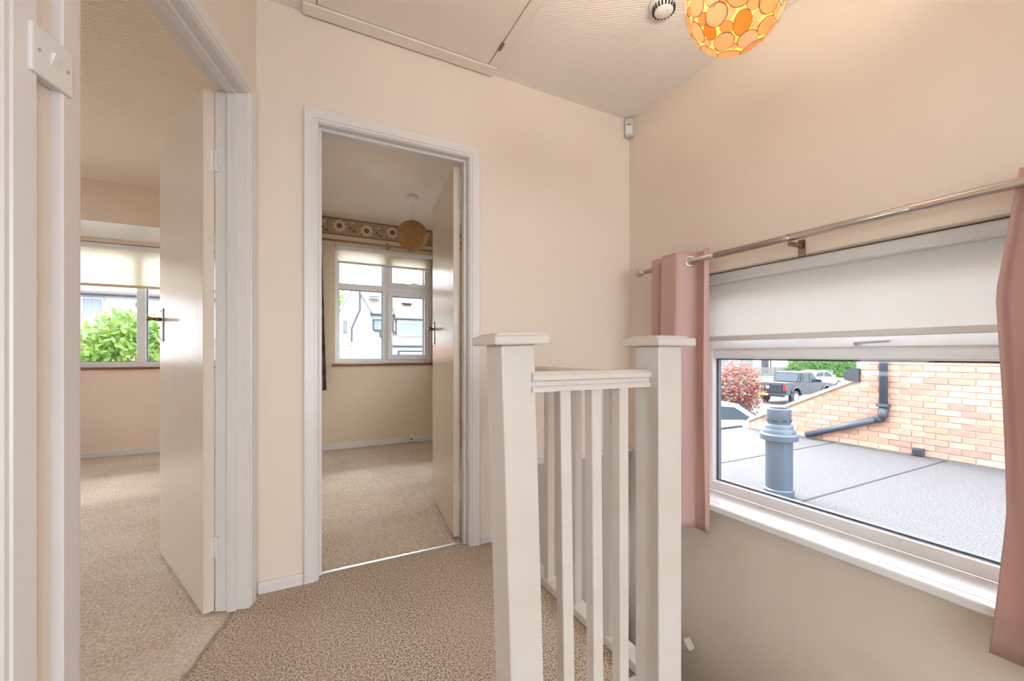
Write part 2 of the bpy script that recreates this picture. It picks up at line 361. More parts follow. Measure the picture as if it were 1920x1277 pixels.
# threshold strips
b = box(D2X0 + .001, D2X1 - .001, 2.038, 2.055, -.003, .005, bevel=.002)
tag(obj('threshold_strip', b, 'alu'), 'shiny aluminium carpet strip across the middle doorway', 'carpet strip')
b = bmesh.new(); n = 24; rr = random.Random(3)
L_ = [(D1X0 + .001 + (D1X1 - D1X0 - .002) * i / n, .03 + rr.uniform(-.006, .006)) for i in range(n + 1)]
prism(L_ + [(x, y + .007 + rr.uniform(-.003, .005)) for x, y in L_[::-1]], -.002, .003, b, 'z')
tag(obj('carpet_seam', b, 'seam', loc=(CX, CY, 0), rot=(0, 0, ANG)), 'frayed grey carpet joint across the left doorway', 'carpet seam')

# ------------------------------------------------------------------ windows
def ring(x0, x1, z0, z1, y0, y1, wd, bevel=.004):
    b = bmesh.new()
    O = [(x0, z0), (x1, z0), (x1, z1), (x0, z1)]; I = [(x0 + wd, z0 + wd), (x1 - wd, z0 + wd), (x1 - wd, z1 - wd), (x0 + wd, z1 - wd)]
    V = {}
    for nm, P in (('o', O), ('i', I)):
        for k, (x, z) in enumerate(P):
            V[nm, k, 0] = b.verts.new((x, y0, z)); V[nm, k, 1] = b.verts.new((x, y1, z))
    for k in range(4):
        j = (k + 1) % 4
        b.faces.new((V['o', k, 0], V['o', j, 0], V['i', j, 0], V['i', k, 0])); b.faces.new((V['o', k, 1], V['i', k, 1], V['i', j, 1], V['o', j, 1]))
        b.faces.new((V['o', k, 0], V['o', k, 1], V['o', j, 1], V['o', j, 0])); b.faces.new((V['i', k, 0], V['i', j, 0], V['i', j, 1], V['i', k, 1]))
    if bevel: bmesh.ops.bevel(b, geom=[e for e in b.edges], offset=bevel, segments=1, affect='EDGES')
    return b
def pane(root, x0, x1, z0, z1, y, gasket=True):
    g = obj('pane', box(x0, x1, y, y + .006, z0, z1), 'glass', root)
    if gasket: obj('gasket', ring(x0 - .001, x1 + .001, z0 - .001, z1 + .001, y + .007, y + .03, .007, 0), 'gasket', root if root.parent else g)
    return g
# window_1: landing. local x = -world y (left to right as seen), local y = world +x
w1 = empty('window_1', (XR, 0, 0), R(-90)); st(w1, 'wide white landing window above the stairs', 'window')
xa, xb = -WY1 + .003, -WY0 - .003
obj('window_frame', ring(xa, xb, WZ0 + .018, WZ1 - .002, .155, .215, .05), 'upvc', w1)
obj('transom', box(xa + .049, xb - .049, .157, .213, .962, 1.03, bevel=.006), 'upvc', w1)
sash = obj('fanlight_sash', ring(xa + .045, xb - .045, 1.012, WZ1 - .046, .145, .2, .045), 'upvc', w1)
pane(w1, xa + .052, xb - .052, WZ0 + .07, .960, .185)
pane(sash, xa + .092, xb - .092, 1.06, WZ1 - .095, .175, False)
hd = obj('window_handle', box(-.87, -.84, .135, .145, 1.018, 1.034, bevel=.003), 'upvc', sash)
obj('handle_grip', tube([(-.855, .135, 1.026), (-.855, .122, 1.03), (-.79, .118, 1.034), (-.745, .122, 1.036)], .006, 8), 'greyplastic', sash)
sl = prism([(-.05, WZ0 - .012), (-.045, WZ0 - .016), (.16, WZ0 - .016), (.16, WZ0 + .017), (-.045, WZ0 + .017), (-.052, WZ0 + .012)], xa, xb, axis='x')
sl2 = bmesh.new(); bx(sl2, xa - .06, xb + .06, -.05, -.0005, WZ0 - .014, WZ0 + .0172, bevel=.006); bx(sl2, xa, xb, -.002, .158, WZ0 + .001, WZ0 + .0172)
sl.free(); obj('window_sill', sl2, 'upvc', w1)
# window_2: middle room
w2 = empty('window_2', (0, YF, 0), 0); st(w2, 'white four light window of the middle room', 'window')
xm = .838
obj('window_frame', ring(W2X0 + .002, W2X1 - .002, W2Z0 + .012, W2Z1 - .002, .06, .125, .045), 'upvc', w2)
obj('mullion', box(xm - .03, xm + .03, .062, .122, W2Z0 + .05, W2Z1 - .04, bevel=.005), 'upvc', w2)
obj('transom', box(W2X0 + .04, xm - .029, .063, .121, 1.672, 1.735, bevel=.005), 'upvc', w2)
obj('transom', box(xm + .029, W2X1 - .04, .063, .121, 1.672, 1.735, bevel=.005), 'upvc', w2)
pane(w2, W2X0 + .046, xm - .03, W2Z0 + .056, 1.672, .09); pane(w2, W2X0 + .046, xm - .03, 1.735, W2Z1 - .047, .09)
for nm, z0, z1 in (('casement_sash', W2Z0 + .05, 1.68), ('fanlight_sash', 1.728, W2Z1 - .04)):
    s = obj(nm, ring(xm + .022, W2X1 - .04, z0, z1, .045, .115, .05), 'upvc', w2)
    pane(s, xm + .073, W2X1 - .091, z0 + .051, z1 - .051, .09)
    if nm == 'casement_sash':
        h = obj('window_handle', box(xm + .035, xm + .057, .036, .046, 1.17, 1.25, bevel=.003), 'upvc', s)
        obj('handle_grip', tube([(xm + .046, .036, 1.235), (xm + .046, .018, 1.228), (xm + .052, .01, 1.17), (xm + .05, .012, 1.11)], .008, 8), 'upvc', s)
    else:
        h = obj('window_handle', box(1.06, 1.13, .036, .046, 1.74, 1.762, bevel=.003), 'upvc', s)
        obj('handle_grip', tube([(1.07, .036, 1.751), (1.075, .02, 1.755), (1.13, .012, 1.775), (1.19, .012, 1.772)], .008, 8), 'upvc', s)
obj('window_sill', box(W2X0 - .03, W2X1 + .012, -.022, .07, W2Z0 - .012, W2Z0 + .012, bevel=.004), 'wood', w2)
# window_3: bay of left room
w3 = empty('window_3', (0, 5.33, 0), 0); st(w3, 'white bay window of the left room', 'window')
obj('window_frame', ring(W3X0 + .002, W3X1 - .002, W3Z0 + .012, W3Z1 - .002, .09, .155, .05), 'upvc', w3)
ml = [-1.43, -2.27]
for x in ml: obj('mullion', box(x - .035, x + .035, .085, .155, W3Z0 + .05, W3Z1 - .04, bevel=.006), 'upvc', w3)
ex = [W3X0 + .05] + [v for m_ in sorted(ml) for v in (m_ - .036, m_ + .036)] + [W3X1 - .05]
for a, c in zip(ex[0::2], ex[1::2]): pane(w3, a + .002, c - .002, W3Z0 + .065, W3Z1 - .055, .12, True)
obj('window_sill', box(W3X0 + .002, W3X1 - .002, -.03, .1, W3Z0 - .010, W3Z0 + .014, bevel=.004), 'wood', w3)

for nm, lc, rz, a, c, z0, z1, lab in (('added_window_4', (XR, 0, 0), -90, -4.3, -3.2, .9, 2.1, 'added unseen window bringing daylight into the middle room'), ('added_window_5', (-3.8, 0, 0), 90, 2.5, 4.3, .6, 2.25, 'added unseen window bringing daylight into the left room'), ('added_window_6', (0, -3.0, 0), 180, -1.75, .95, .25, 2.1, 'added wide window bringing daylight in behind the viewpoint')):  # unseen windows added to brighten the two rooms and the landing
    ww = empty(nm, lc, R(rz)); st(ww, lab, 'window')
    obj('window_frame', ring(a + .002, c - .002, z0 + .002, z1 - .002, .03, .095, .05), 'upvc', ww)
    mid = (a + c) / 2; obj('mullion', box(mid - .03, mid + .03, .035, .09, z0 + .05, z1 - .05, bevel=.004), 'upvc', ww)
    pane(ww, a + .052, mid - .031, z0 + .052, z1 - .052, .06, False); pane(ww, mid + .031, c - .052, z0 + .052, z1 - .052, .06, False)
# roller blinds
def blind(loc, rz, x0, x1, zt, zb, mat, label, bar='plastic', cassette='plastic'):
    r = empty('roller_blind', loc, rz); tag(r, label, 'blind')
    obj('head_rail', box(x0, x1, -.03, .03, zt - .05, zt, bevel=.008), cassette, r)
    obj('fabric', box(x0 + .012, x1 - .012, .010, .0112, zb + .01, zt - .045), mat, r)
    obj('bottom_bar', box(x0 + .010, x1 - .010, .003, .018, zb, zb + .026, bevel=.004), bar, r)
    return r
blind((XR + .07, 0, 0), R(-90), xa + .005, xb - .005, 1.396, 1.052, 'blind', 'white roller blind half down over the landing window')
blind((0, YF + .012, 0), 0, W2X0 + .01, W2X1 - .01, 2.118, 1.935, 'blind_cream', 'short cream roller blind at the middle room window')
blind((0, 5.33 + .03, 0), 0, W3X0 + .01, W3X1 - .01, 2.055, 1.64, 'blind_cream', 'cream roller blind glowing in the bay window', bar='tan')

# ------------------------------------------------------------------ landing curtains and rod
XRod, ZRod = XR - .085, 1.458
r = empty('curtain_rod', (XRod, 0, ZRod)); tag(r, 'satin steel curtain rod over the landing window', 'curtain rod')
obj('rod', tube([(0, .0, 0), (0, 1.33, 0)], .0145, 16), 'metal', r, smooth=True)
obj('inner_rod', tube([(0, 1.32, 0), (0, 1.79, 0)], .0125, 16), 'metal', r, smooth=True)
for y in (.62, 1.0): obj('collar', tube([(0, y - .008, 0), (0, y + .008, 0)], .0165, 16), 'metal', r)
for y, sgn in ((1.79, 1), (0.0, -1)):
    fb = lathe([(0, -.012), (.013, -.012), (.013, .0), (.009, .004), (.009, .01), (.016, .016), (.023, .028), (.025, .038), (.021, .052), (.012, .060), (0, .063)], 18)
    autosmooth(obj('finial', fb, 'metal', r, loc=(0, y, 0), rot=(R(-90 * sgn), 0, 0)))
for y in (.985, .12, 1.66):
    k = obj('bracket', box(-.006, .085, y - .008, y + .008, -.034, -.018, bevel=.002), 'bronze', r)
    obj('bracket_plate', box(.078, .0849, y - .014, y + .014, -.07, .0, bevel=.002), 'bronze', k)
def pl_fn(pts):
    def f(u):
        for (a, x), (b_, y) in zip(pts, pts[1:]):
            if u <= b_:
                t = (u - a) / (b_ - a); t = t * t * (3 - 2 * t); return x + (y - x) * t
        return pts[-1][1]
    return f
def curtain(ya_fn, yb_fn, zt, zb, xf, label, ring_ph):
    root = empty('curtain', (XRod, 0, 0)); tag(root, label, 'curtain', 'pink landing curtains')
    b = bmesh.new(); NU, NV = 90, 30; G = []
    for j in range(NV + 1):
        v = j / NV; z = zt + (zb - zt) * v; row = []
        for i in range(NU + 1):
            u = i / NU; y = ya_fn(v) + (yb_fn(v) - ya_fn(v)) * u
            x = xf(min(1, max(0, u + .03 * math.sin(3 * v) * math.sin(3 * u)))) * (1 + .12 * v) + .005 * math.sin(11 * u + 4 * v) * v + .004 * math.sin(21 * u - 6 * v) * v
            x = max(-.075, min(x, .022 + .023 * min(1, max(0, (z - .4) / .3))))
            row.append(b.verts.new((x, y, z)))
        G.append(row)
    for j in range(NV):
        for i in range(NU): b.faces.new((G[j][i], G[j][i + 1], G[j + 1][i + 1], G[j + 1][i]))
    cl = obj('fabric', b, 'pink', root, smooth=True)
    md = cl.modifiers.new('thickness', 'SOLIDIFY'); md.thickness = .0025
    for u in ring_ph:
        y = ya_fn(.03) + (yb_fn(.03) - ya_fn(.03)) * u
        dx = (xf(u + .02) - xf(u - .02)); dy = .04 * (yb_fn(0) - ya_fn(0))
        obj('eyelet', torus(.024, .005), 'metal', root, smooth=True, loc=(0, y, ZRod), rot=(R(90), 0, math.atan2(dy, dx)))
    return root
FL = 2.0
curtain(lambda v: 1.735, lambda v: 1.375 + .0 * v, 1.505, .10, pl_fn([(0, .03), (.05, -.012), (.22, -.03), (.30, -.018), (.36, -.052), (.62, -.056), (.82, .035), (.9, .04), (.96, -.0), (1, .02)]), 'dusty pink curtain hanging behind the right newel post', [.733])
curtain(lambda v: .388 + .045 * min(1, v * 4) - .02 * math.sin(3.1 * max(0, v - .25)) + .09 * max(0, v - .7), lambda v: .02 - .05 * v, 1.505, .115, pl_fn([(0, .02), (.06, .036), (.18, .04), (.34, -.05), (.5, -.05), (.66, .04), (.82, -.05), (1, .03)]), 'dusty pink curtain cut by the right edge of the picture', [.255, .59, .73])

# ------------------------------------------------------------------ balustrade and stairs
bal = empty('balustrade', (.93, .88, 0)); tag(bal, 'white painted landing balustrade with two capped newel posts', 'balustrade')
def B(x): return x - .93
def Cc(y): return y - .88
def newel(x, y, zt, lean, zb=-.6):
    n = bmesh.new(); bx(n, -.045, .045, -.046, .046, zb, zt, bevel=.004)
    o = obj('newel_post', n, 'rail', bal, loc=(B(x), Cc(y), 0), rot=(0, lean, 0))
    cb = bmesh.new(); hw = .073
    bx(cb, -hw, hw, -hw, hw, zt, zt + .022, bevel=.004)
    top = prism([(-hw + .003, 0), (hw - .003, 0), (hw - .02, .007), (-hw + .02, .007)], -hw + .02, hw - .02, cb)
    bmesh.ops.translate(cb, verts=[v for v in cb.verts if False], vec=(0, 0, 0))
    for v in cb.verts:
        if abs(v.co.z) < .01 and zt > .5: v.co.z += zt + .0215
    obj('cap', cb, 'rail', o); return o
newel(.496, .922, 1.008, R(-1.8)); newel(.930, .885, 1.008, 0)
# handrails: moulded profile (across, height)
hp = [(-.03, .845), (-.03, .862), (-.024, .868), (-.026, .882), (-.034, .888), (-.034, .905), (-.024, .918), (.024, .918), (.034, .905), (.034, .888), (.026, .882), (.024, .868), (.03, .862), (.03, .845)]
hp = [(a, .892 + (z - .845) * .68) for a, z in hp]
obj('handrail', prism([(Cc(.90) + a, z) for a, z in hp], B(.50), B(.888), axis='x'), 'rail', bal)
obj('handrail', prism([(B(.945) + a, z - .012) for a, z in hp], Cc(.929), Cc(1.998), axis='y'), 'rail', bal)
bw = .0165
for i, (x, ln) in enumerate(((.605, .9), (.705, .5), (.800, .1))):
    n = bmesh.new(); bx(n, -bw, bw, -bw, bw, .02 - .895, .0, bevel=.002, seg=1)
    obj('baluster', n, 'rail', bal, loc=(B(x), Cc(.90), .895), rot=(0, R(-ln), 0))
for k in range(5):
    y = 1.115 + k * .195
    obj('baluster', box(B(.945) - bw, B(.945) + bw, Cc(y) - bw, Cc(y) + bw, .02, .885, bevel=.002, seg=1), 'rail', bal)
obj('base_rail', box(B(.915), B(.978), Cc(.929), Cc(1.998), .001, .03, bevel=.004), 'rail', bal)
obj('base_rail', box(B(.50), B(.888), Cc(.862), Cc(.935), .001, .03, bevel=.004), 'rail', bal)
stc = empty('staircase', (.97, .4, -2.7)); tag(stc, 'carpeted stairs turning down behind the balustrade', 'stairs')
def step(x0, x1, y0, y1, zt): obj('step', box(x0 - .97, x1 - .97, y0 - .4, y1 - .4, zt - .2 + 2.7, zt + 2.7, bevel=.01), 'carpet', stc)
step(.471, .73, -.059, .838, -.2); step(.72, .975, -.059, .838, -.4); step(.965, XR - .002, -.059, .84, -.6)
for k in range(5): step(.965, XR - .002, .83 + .232 * k, 1.075 + .232 * k if k < 4 else 1.986, -.8 - .2 * k)
obj('string_board', box(.47 - .97, .9 - .97, .8395 - .4, .8595 - .4, -.42 + 2.7, .02 + 2.7, bevel=.003), 'rail', stc)
obj('apron', box(.957 - .97, .9645 - .97, .86 - .4, 1.99 - .4, -.26 + 2.7, -.002 + 2.7), 'rail', stc)
# grey covering with white capping low on the back wall of the stairwell
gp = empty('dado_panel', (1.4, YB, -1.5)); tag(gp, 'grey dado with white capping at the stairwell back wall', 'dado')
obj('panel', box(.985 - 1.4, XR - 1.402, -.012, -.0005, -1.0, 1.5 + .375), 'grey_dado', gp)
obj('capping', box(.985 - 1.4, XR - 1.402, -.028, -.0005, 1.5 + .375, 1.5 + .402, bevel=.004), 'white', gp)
wh = empty('wall_handrail', (XR, 1.5, -.52)); tag(wh, 'white sloping handrail on the stairwell wall below the window', 'handrail')
sl_ = math.atan2(.2, .232)
hb = bmesh.new(); bx(hb, -.075, -.03, 0, .62, -.028, .028, bevel=.006); obj('rail', hb, 'rail', wh, rot=(-sl_, 0, 0))
for y in (.08, .45): obj('bracket', box(-.04, -.001, y - .012, y + .012, -.03 - y * .862, -.005 - y * .862, bevel=.002), 'rail', wh)

# ------------------------------------------------------------------ fittings on the landing
ls = empty('light_switch', (CX + c_ * -.972 + s_ * .008, CY + s_ * -.972 - c_ * .008, 1.518), ANG); tag(ls, 'white single light switch between the two left architraves', 'light switch')
obj('back_box', box(-.040, .040, -.008, .0075, -.040, .040, bevel=.002), 'plastic', ls)
pl = obj('plate', box(-.043, .043, -.016, -.0075, -.043, .043, bevel=.003), 'plastic', ls)
obj('rocker', prism([(-.016, -.012), (-.024, .012), (-.0155, .012)], -.006, .006, axis='x'), 'plastic', ls)
for x in (-.030, .030): obj('screw', tube([(x, -.0155, 0), (x, -.0175, 0)], .003, 10), 'metal', ls)
# loft hatch
HX0, HX1, HY0, HY1 = .058, .850, 1.15, 1.925
lh = empty('loft_hatch', ((HX0 + HX1) / 2, (HY0 + HY1) / 2, CH)); tag(lh, 'painted loft hatch panel with thin moulded frame in the ceiling', 'loft hatch')
hx, hy = (HX1 - HX0) / 2, (HY1 - HY0) / 2
obj('panel', box(-hx + .004, hx - .004, -hy + .004, hy - .004, -.010, -.001, bevel=.002), 'hatch', lh)
for a in ((-hx - .05, hx + .05, hy, hy + .068), (-hx - .05, hx + .05, -hy - .05, -hy)):
    obj('frame_strip', box(a[0], a[1], a[2], a[3], -.016, -.0005, bevel=.004), 'hatch', lh)
for a in ((-hx - .05, -hx, -hy, hy), (hx, hx + .05, -hy, hy)):
    obj('frame_strip', box(a[0], a[1], a[2] + .0005, a[3] - .0005, -.012, -.0005, bevel=.003), 'hatch', lh)
obj('latch', box(hx - .006, hx + .008, hy - .17, hy - .12, -.019, -.011, bevel=.002), 'bronze', lh)
# smoke detector
sd = empty('smoke_detector', (1.355, 1.258, CH)); tag(sd, 'round white smoke detector with vent slots on the ceiling', 'smoke detector')
autosmooth(obj('base', lathe([(0, 0), (.058, 0), (.058, -.012), (.05, -.016), (0, -.016)], 32), 'plastic', sd))
autosmooth(obj('body', lathe([(.046, -.016), (.044, -.03), (.036, -.044), (.022, -.05), (0, -.051)], 32), 'plastic', sd))
for k in range(20):
    a = 2 * math.pi * k / 20
    obj('vent_slot', box(.0385, .046, -.003, .003, -.041, -.022), 'black', sd, rot=(0, 0, a))
obj('indicator', tube([(0, -.02, -.049), (0, -.02, -.053)], .003, 8), 'greyplastic', sd)
# movement sensor
ps = empty('motion_sensor', (XR - .024, YB - .024, 2.395), R(-45)); tag(ps, 'small white alarm sensor in the corner under the ceiling', 'motion sensor')
pb = prism([(-.032, .008), (-.022, -.02), (.022, -.02), (.032, .008), (.0, .030)], -.055, .055, axis='z', bevel=.003); obj('body', pb, 'greyplastic', ps)
obj('lens', box(-.02, .02, -.026, -.0195, -.042, .008, bevel=.003), 'plastic', ps)
obj('indicator', box(-.01, .01, -.0235, -.0195, .012, .016), 'black', ps)

# landing pendant with shell discs
PX, PY, PZ = 1.04, .715, 1.957; EA, EC = .126, .150
pd = empty('pendant_lamp', (PX, PY, PZ)); tag(pd, 'glowing oval pendant lamp of overlapping amber shell discs', 'pendant lamp')
pr = [(EA * math.sin(t) * .975, -EC * .975 * math.cos(t)) for t in [math.pi * k / 20 for k in range(1, 16)]]
b = bmesh.new(); n = 32; rings = []
for rr_, z in [(0.0001, -EC * .975)] + pr: rings.append([b.verts.new((rr_ * math.cos(2 * math.pi * k / n), rr_ * math.sin(2 * math.pi * k / n), z)) for k in range(n)])
for a, c in zip(rings, rings[1:]):
    for k in range(n): b.faces.new((a[k], a[(k + 1) % n], c[(k + 1) % n], c[k]))
obj('shade_liner', b, 'liner', pd, smooth=True)
dm = {}
for i in range(4):
    b = bmesh.new(); n = 20
    cv = b.verts.new((0, 0, .0012)); r1 = [b.verts.new((.93 * math.cos(2 * math.pi * k / n), .93 * math.sin(2 * math.pi * k / n), .0010)) for k in range(n)]
    r2 = [b.verts.new((math.cos(2 * math.pi * k / n), math.sin(2 * math.pi * k / n), .0)) for k in range(n)]
    for k in range(n):
        j = (k + 1) % n; b.faces.new((cv, r1[k], r1[j])); f = b.faces.new((r1[k], r2[k], r2[j], r1[j])); f.material_index = 1
    me = bpy.data.meshes.new('shell_disc'); b.to_mesh(me); b.free(); me.materials.append(M['shell%d' % i]); me.materials.append(M['shellrim']); dm[i] = me
rn = random.Random(11); ND = 150; placed = []
cand = []
for k in range(4000):
    zc = rn.uniform(-1, .70); ph = rn.uniform(0, 2 * math.pi); q = math.sqrt(1 - zc * zc)
    cand.append(Vector((EA * q * math.cos(ph), EA * q * math.sin(ph), EC * zc)))
for size in (.030, .026, .022, .018, .014, .011):
    for p in cand:
        if len(placed) >= 290: break
        if all((p - q).length > .74 * (size + s) for q, s in placed): placed.append((p, size))
for p, size in placed:
    nrm = Vector((p.x / EA ** 2, p.y / EA ** 2, p.z / EC ** 2)).normalized()
    o = bpy.data.objects.new('shell_disc', dm[rn.choice([0, 0, 1, 1, 2, 3])]); COL.objects.link(o); o.parent = pd
    q = nrm.to_track_quat('Z', 'Y') @ Matrix.Rotation(rn.uniform(0, 6.28), 3, 'Z').to_quaternion()
    o.rotation_mode = 'QUATERNION'; o.rotation_quaternion = q; o.location = p + nrm * rn.uniform(0, .0015)
    asp = rn.uniform(.72, .9); o.scale = (size, size * asp, 1)
autosmooth(obj('ceiling_rose', lathe([(0, 0), (.045, 0), (.045, -.012), (.02, -.03), (0, -.03)], 28, c=(0, 0, CH - PZ)), 'plastic', pd))
obj('cord', tube([(0, 0, CH - PZ - .02), (0, 0, .195)], .0035, 8), 'plastic', pd)
obj('lamp_holder', lathe([(0, .20), (.018, .20), (.02, .155), (0, .155)], 16), 'plastic', pd)
em, n_, l_, b_ = nmat('bulb_glow'); b_.inputs['Emission Color'].default_value = (1, .82, .55, 1); b_.inputs['Emission Strength'].default_value = 2.5
obj('bulb', lathe([(0, .02), (.018, .026), (.029, .04), (.03, .058), (.022, .08), (.016, .092)], 20), em, pd, smooth=True)
pld = bpy.data.lights.new('pendant_light', 'POINT'); pld.energy = 19; pld.color = (1, .90, .77); pld.shadow_soft_size = .035
plo = bpy.data.objects.new('pendant_light', pld); COL.objects.link(plo); plo.parent = pd; plo.location = (0, 0, .085)

# ------------------------------------------------------------------ middle room contents
mp = empty('pendant_lamp', (.894, 3.72, 2.40)); tag(mp, 'woven tan ball pendant lamp hanging in the middle room', 'pendant lamp')
autosmooth(obj('ceiling_rose', lathe([(0, 0), (.048, 0), (.046, -.02), (.02, -.03), (0, -.03)], 24), 'plastic', mp))
obj('cord', tube([(0, 0, -.02), (0, 0, -.3)], .003, 8), 'plastic', mp)
b = bmesh.new(); bmesh.ops.create_uvsphere(b, u_segments=32, v_segments=20, radius=.134)
for v in b.verts: v.co.z = v.co.z * .97 - .354
sh = obj('shade', b, 'rattan', mp, smooth=True)
b = bmesh.new(); rn = random.Random(5)
for k in range(34):
    ax = Vector((rn.gauss(0, 1), rn.gauss(0, 1), rn.gauss(0, 1))).normalized(); q = ax.to_track_quat('Z', 'Y').to_matrix()
    tube([(q @ Vector((.1345 * math.cos(2 * math.pi * j / 28), .1345 * math.sin(2 * math.pi * j / 28), rn.uniform(-.002, .002)))) + Vector((0, 0, -.354)) for j in range(28)], .0016, 4, b, True)
obj('strands', b, 'rattan', sh)
# wallpaper border with flowers (flat print)
wb = empty('wallpaper_border', (0, YF, 2.22)); tag(wb, 'tan wallpaper border with brown and cream flowers under the ceiling', 'wallpaper border')
obj('paper', box(-.048, XR - .002, -.002, -.0003, 0, .176), 'border', wb)
for z in (0, .166): obj('edge_line', box(-.048, XR - .002, -.0032, -.0021, z, z + .010), 'bdark', wb)
def blob(cx, cz, fn, n, y0, y1):
    return prism([(cx + fn(2 * math.pi * k / n)[0], cz + fn(2 * math.pi * k / n)[1]) for k in range(n)], y0, y1)
for k in range(7):
    fx = .09 + k * .27; fz = .085 + (.012 if k % 2 else -.006)
    fl = obj('flower', blob(fx, fz, lambda t: ((.060 + .009 * math.cos(9 * t)) * math.cos(t), (.060 + .009 * math.cos(9 * t)) * math.sin(t)), 54, -.0034, -.0021), 'bcream', wb)
    obj('flower_centre', blob(fx, fz, lambda t: (.027 * math.cos(t), .027 * math.sin(t)), 20, -.0042, -.0033), 'bdark', fl)
    for j, (dx, dz, rt) in enumerate(((.125, .045, .6), (.145, -.04, -.5), (.105, -.01, 2.2))):
        lx, lz = fx + dx, fz + dz
        obj('leaf', blob(lx, lz, lambda t: (.022 * math.cos(t) * math.cos(rt) - .009 * math.sin(t) * math.sin(rt), .022 * math.cos(t) * math.sin(rt) + .009 * math.sin(t) * math.cos(rt)), 14, -.0034, -.0021), 'bdark' if j else 'bcream', wb)
r = empty('curtain_rod', (0, YF - .07, 2.145)); tag(r, 'thin brown wooden curtain pole over the middle room window', 'curtain rod')
obj('rod', tube([(.06, 0, 0), (1.62, 0, 0)], .0115, 12), 'polewood', r, smooth=True)
for x in (.845, .15, 1.5):
    k = obj('bracket', box(x - .008, x + .008, -.014, .069, -.021, -.010, bevel=.002), 'polewood', r)
    obj('bracket_plate', box(x - .012, x + .012, .062, .0695, -.021, .05, bevel=.002), 'polewood', k)
for x in (.06, 1.62): obj('finial', lathe([(0, -.028), (.018, -.018), (.025, 0), (.018, .018), (0, .028)], 14), 'polewood', r, smooth=True, loc=(x, 0, 0))
for x0, x1, zb_, lab in ((.075, .235, .62, 'brown patterned curtain gathered left of the middle room window'), (1.385, 1.56, .70, 'brown patterned curtain gathered right of the middle room window')):
    b = bmesh.new(); G = []
    for j in range(25):
        v = j / 24; z = 2.135 + (zb_ - 2.135) * v; row = []
        for i in range(41):
            u = i / 40; row.append(b.verts.new((x0 + (x1 - x0) * u * (.72 + .28 * v) + (0 if x0 > 1 else 0), .018 * math.sin(2 * math.pi * 3.5 * u + 1.2 * v), z)))
        G.append(row)
    for j in range(24):
        for i in range(40): b.faces.new((G[j][i], G[j][i + 1], G[j + 1][i + 1], G[j + 1][i]))
    o = obj('curtain', b, 'curtain_brown', smooth=True, loc=(0, YF - .07, 0)); tag(o, lab, 'curtain'); md = o.modifiers.new('thickness', 'SOLIDIFY'); md.thickness = .003
sk = empty('phone_socket', (1.10, YF - .0165, .045)); tag(sk, 'small white phone socket on the middle room skirting', 'socket')
obj('plate', box(-.03, .03, -.018, 0, -.03, .035, bevel=.003), 'plastic', sk); obj('port', box(-.008, .008, -.0195, -.0175, -.012, .006), 'black', sk)

# ------------------------------------------------------------------ outside: flat roof, flue, brick wall
fr = empty('flat_roof', (4.4, 2, RZ)); tag(fr, 'grey felted flat roof outside the landing window', 'roof')
obj('felt', box(XR + .251 - 4.4, XE - .001 - 4.4, -6, 2.62, -.25, 0), 'felt', fr)
for y in (-1.1, .05, 1.2):
    obj('felt_seam', box(XR + .3 - 4.4, XE - .02 - 4.4, -.008, .008, 0, .004), 'feltseam', fr, loc=(0, y, 0), rot=(0, 0, 0))
obj('roof_edge', box(XR + .251 - 4.4, XE - .001 - 4.4, 2.62, 2.66, -.27, .03), 'darktrim', fr)
obj('garage_wall', box(XR + .251 - 4.4, XE - .001 - 4.4, 2.45, 2.61, GZ - RZ, -.25), 'render', fr)
fp = empty('flue_pipe', (3.84, 2.235, RZ)); tag(fp, 'grey plastic flue pipe with stepped collar standing on the flat roof', 'flue pipe')
autosmooth(obj('pipe', lathe([(0, 0), (.107, 0), (.107, .52), (0, .52)], 32), 'flue', fp))
autosmooth(obj('base_ring', lathe([(.107, .02), (.118, .02), (.118, .06), (.108, .07)], 32), 'flue', fp))
cl = obj('collar', lathe([(.10, .50), (.148, .505), (.150, .55), (.138, .565), (.132, .565), (.130, .59), (.118, .605), (.112, .605), (.11, .63), (.098, .645), (0, .645)], 36), 'flue', fp); autosmooth(cl)
tp = obj('terminal', lathe([(.092, .645), (.092, .66), (.096, .668), (.096, .778), (.09, .784), (.082, .784), (.082, .76), (0, .76)], 32), 'flue', fp); autosmooth(tp)
for k in range(8): obj('slot', box(.094, .0975, -.018, .018, .672, .684), 'black', tp, rot=(0, 0, k * math.pi / 4 + .2))

bwl = empty('brick_wall', (XE, 2.2, GZ)); tag(bwl, 'neighbouring pink brick side wall with a sloping end', 'brick wall')
YG, YS = 2.96, 4.5          # gable end of full-height part, end of sloping part
def slope_z(y): return .607 + (y - YG) / (YS - YG) * (-.17 - .607)
obj('mortar_body', prism([(-6, GZ), (YS, GZ), (YS, slope_z(YS)), (YG, slope_z(YG)), (YG, 2.4), (-6, 2.4)], .012, .25, axis='x'), 'mortar', bwl, loc=(0, -2.2, -GZ))
obj('upper_brickwork', box(.004, .2, -6, YG - .002, 1.135, 2.4), 'brickwall', bwl, loc=(0, -2.2, -GZ))
obj('near_brickwork', box(.004, .2, -6, .80, RZ, 1.135), 'brickwall', bwl, loc=(0, -2.2, -GZ))
b = box(0, .03, -.1075, .1075, -.0325, .0325, bevel=.003, seg=1); bme = {}
for i in range(6):
    me = bpy.data.meshes.new('brick'); b.to_mesh(me); me.materials.append(M['brick%d' % i]); bme[i] = me
b.free()
rn = random.Random(21); z = RZ + .04; course = 0
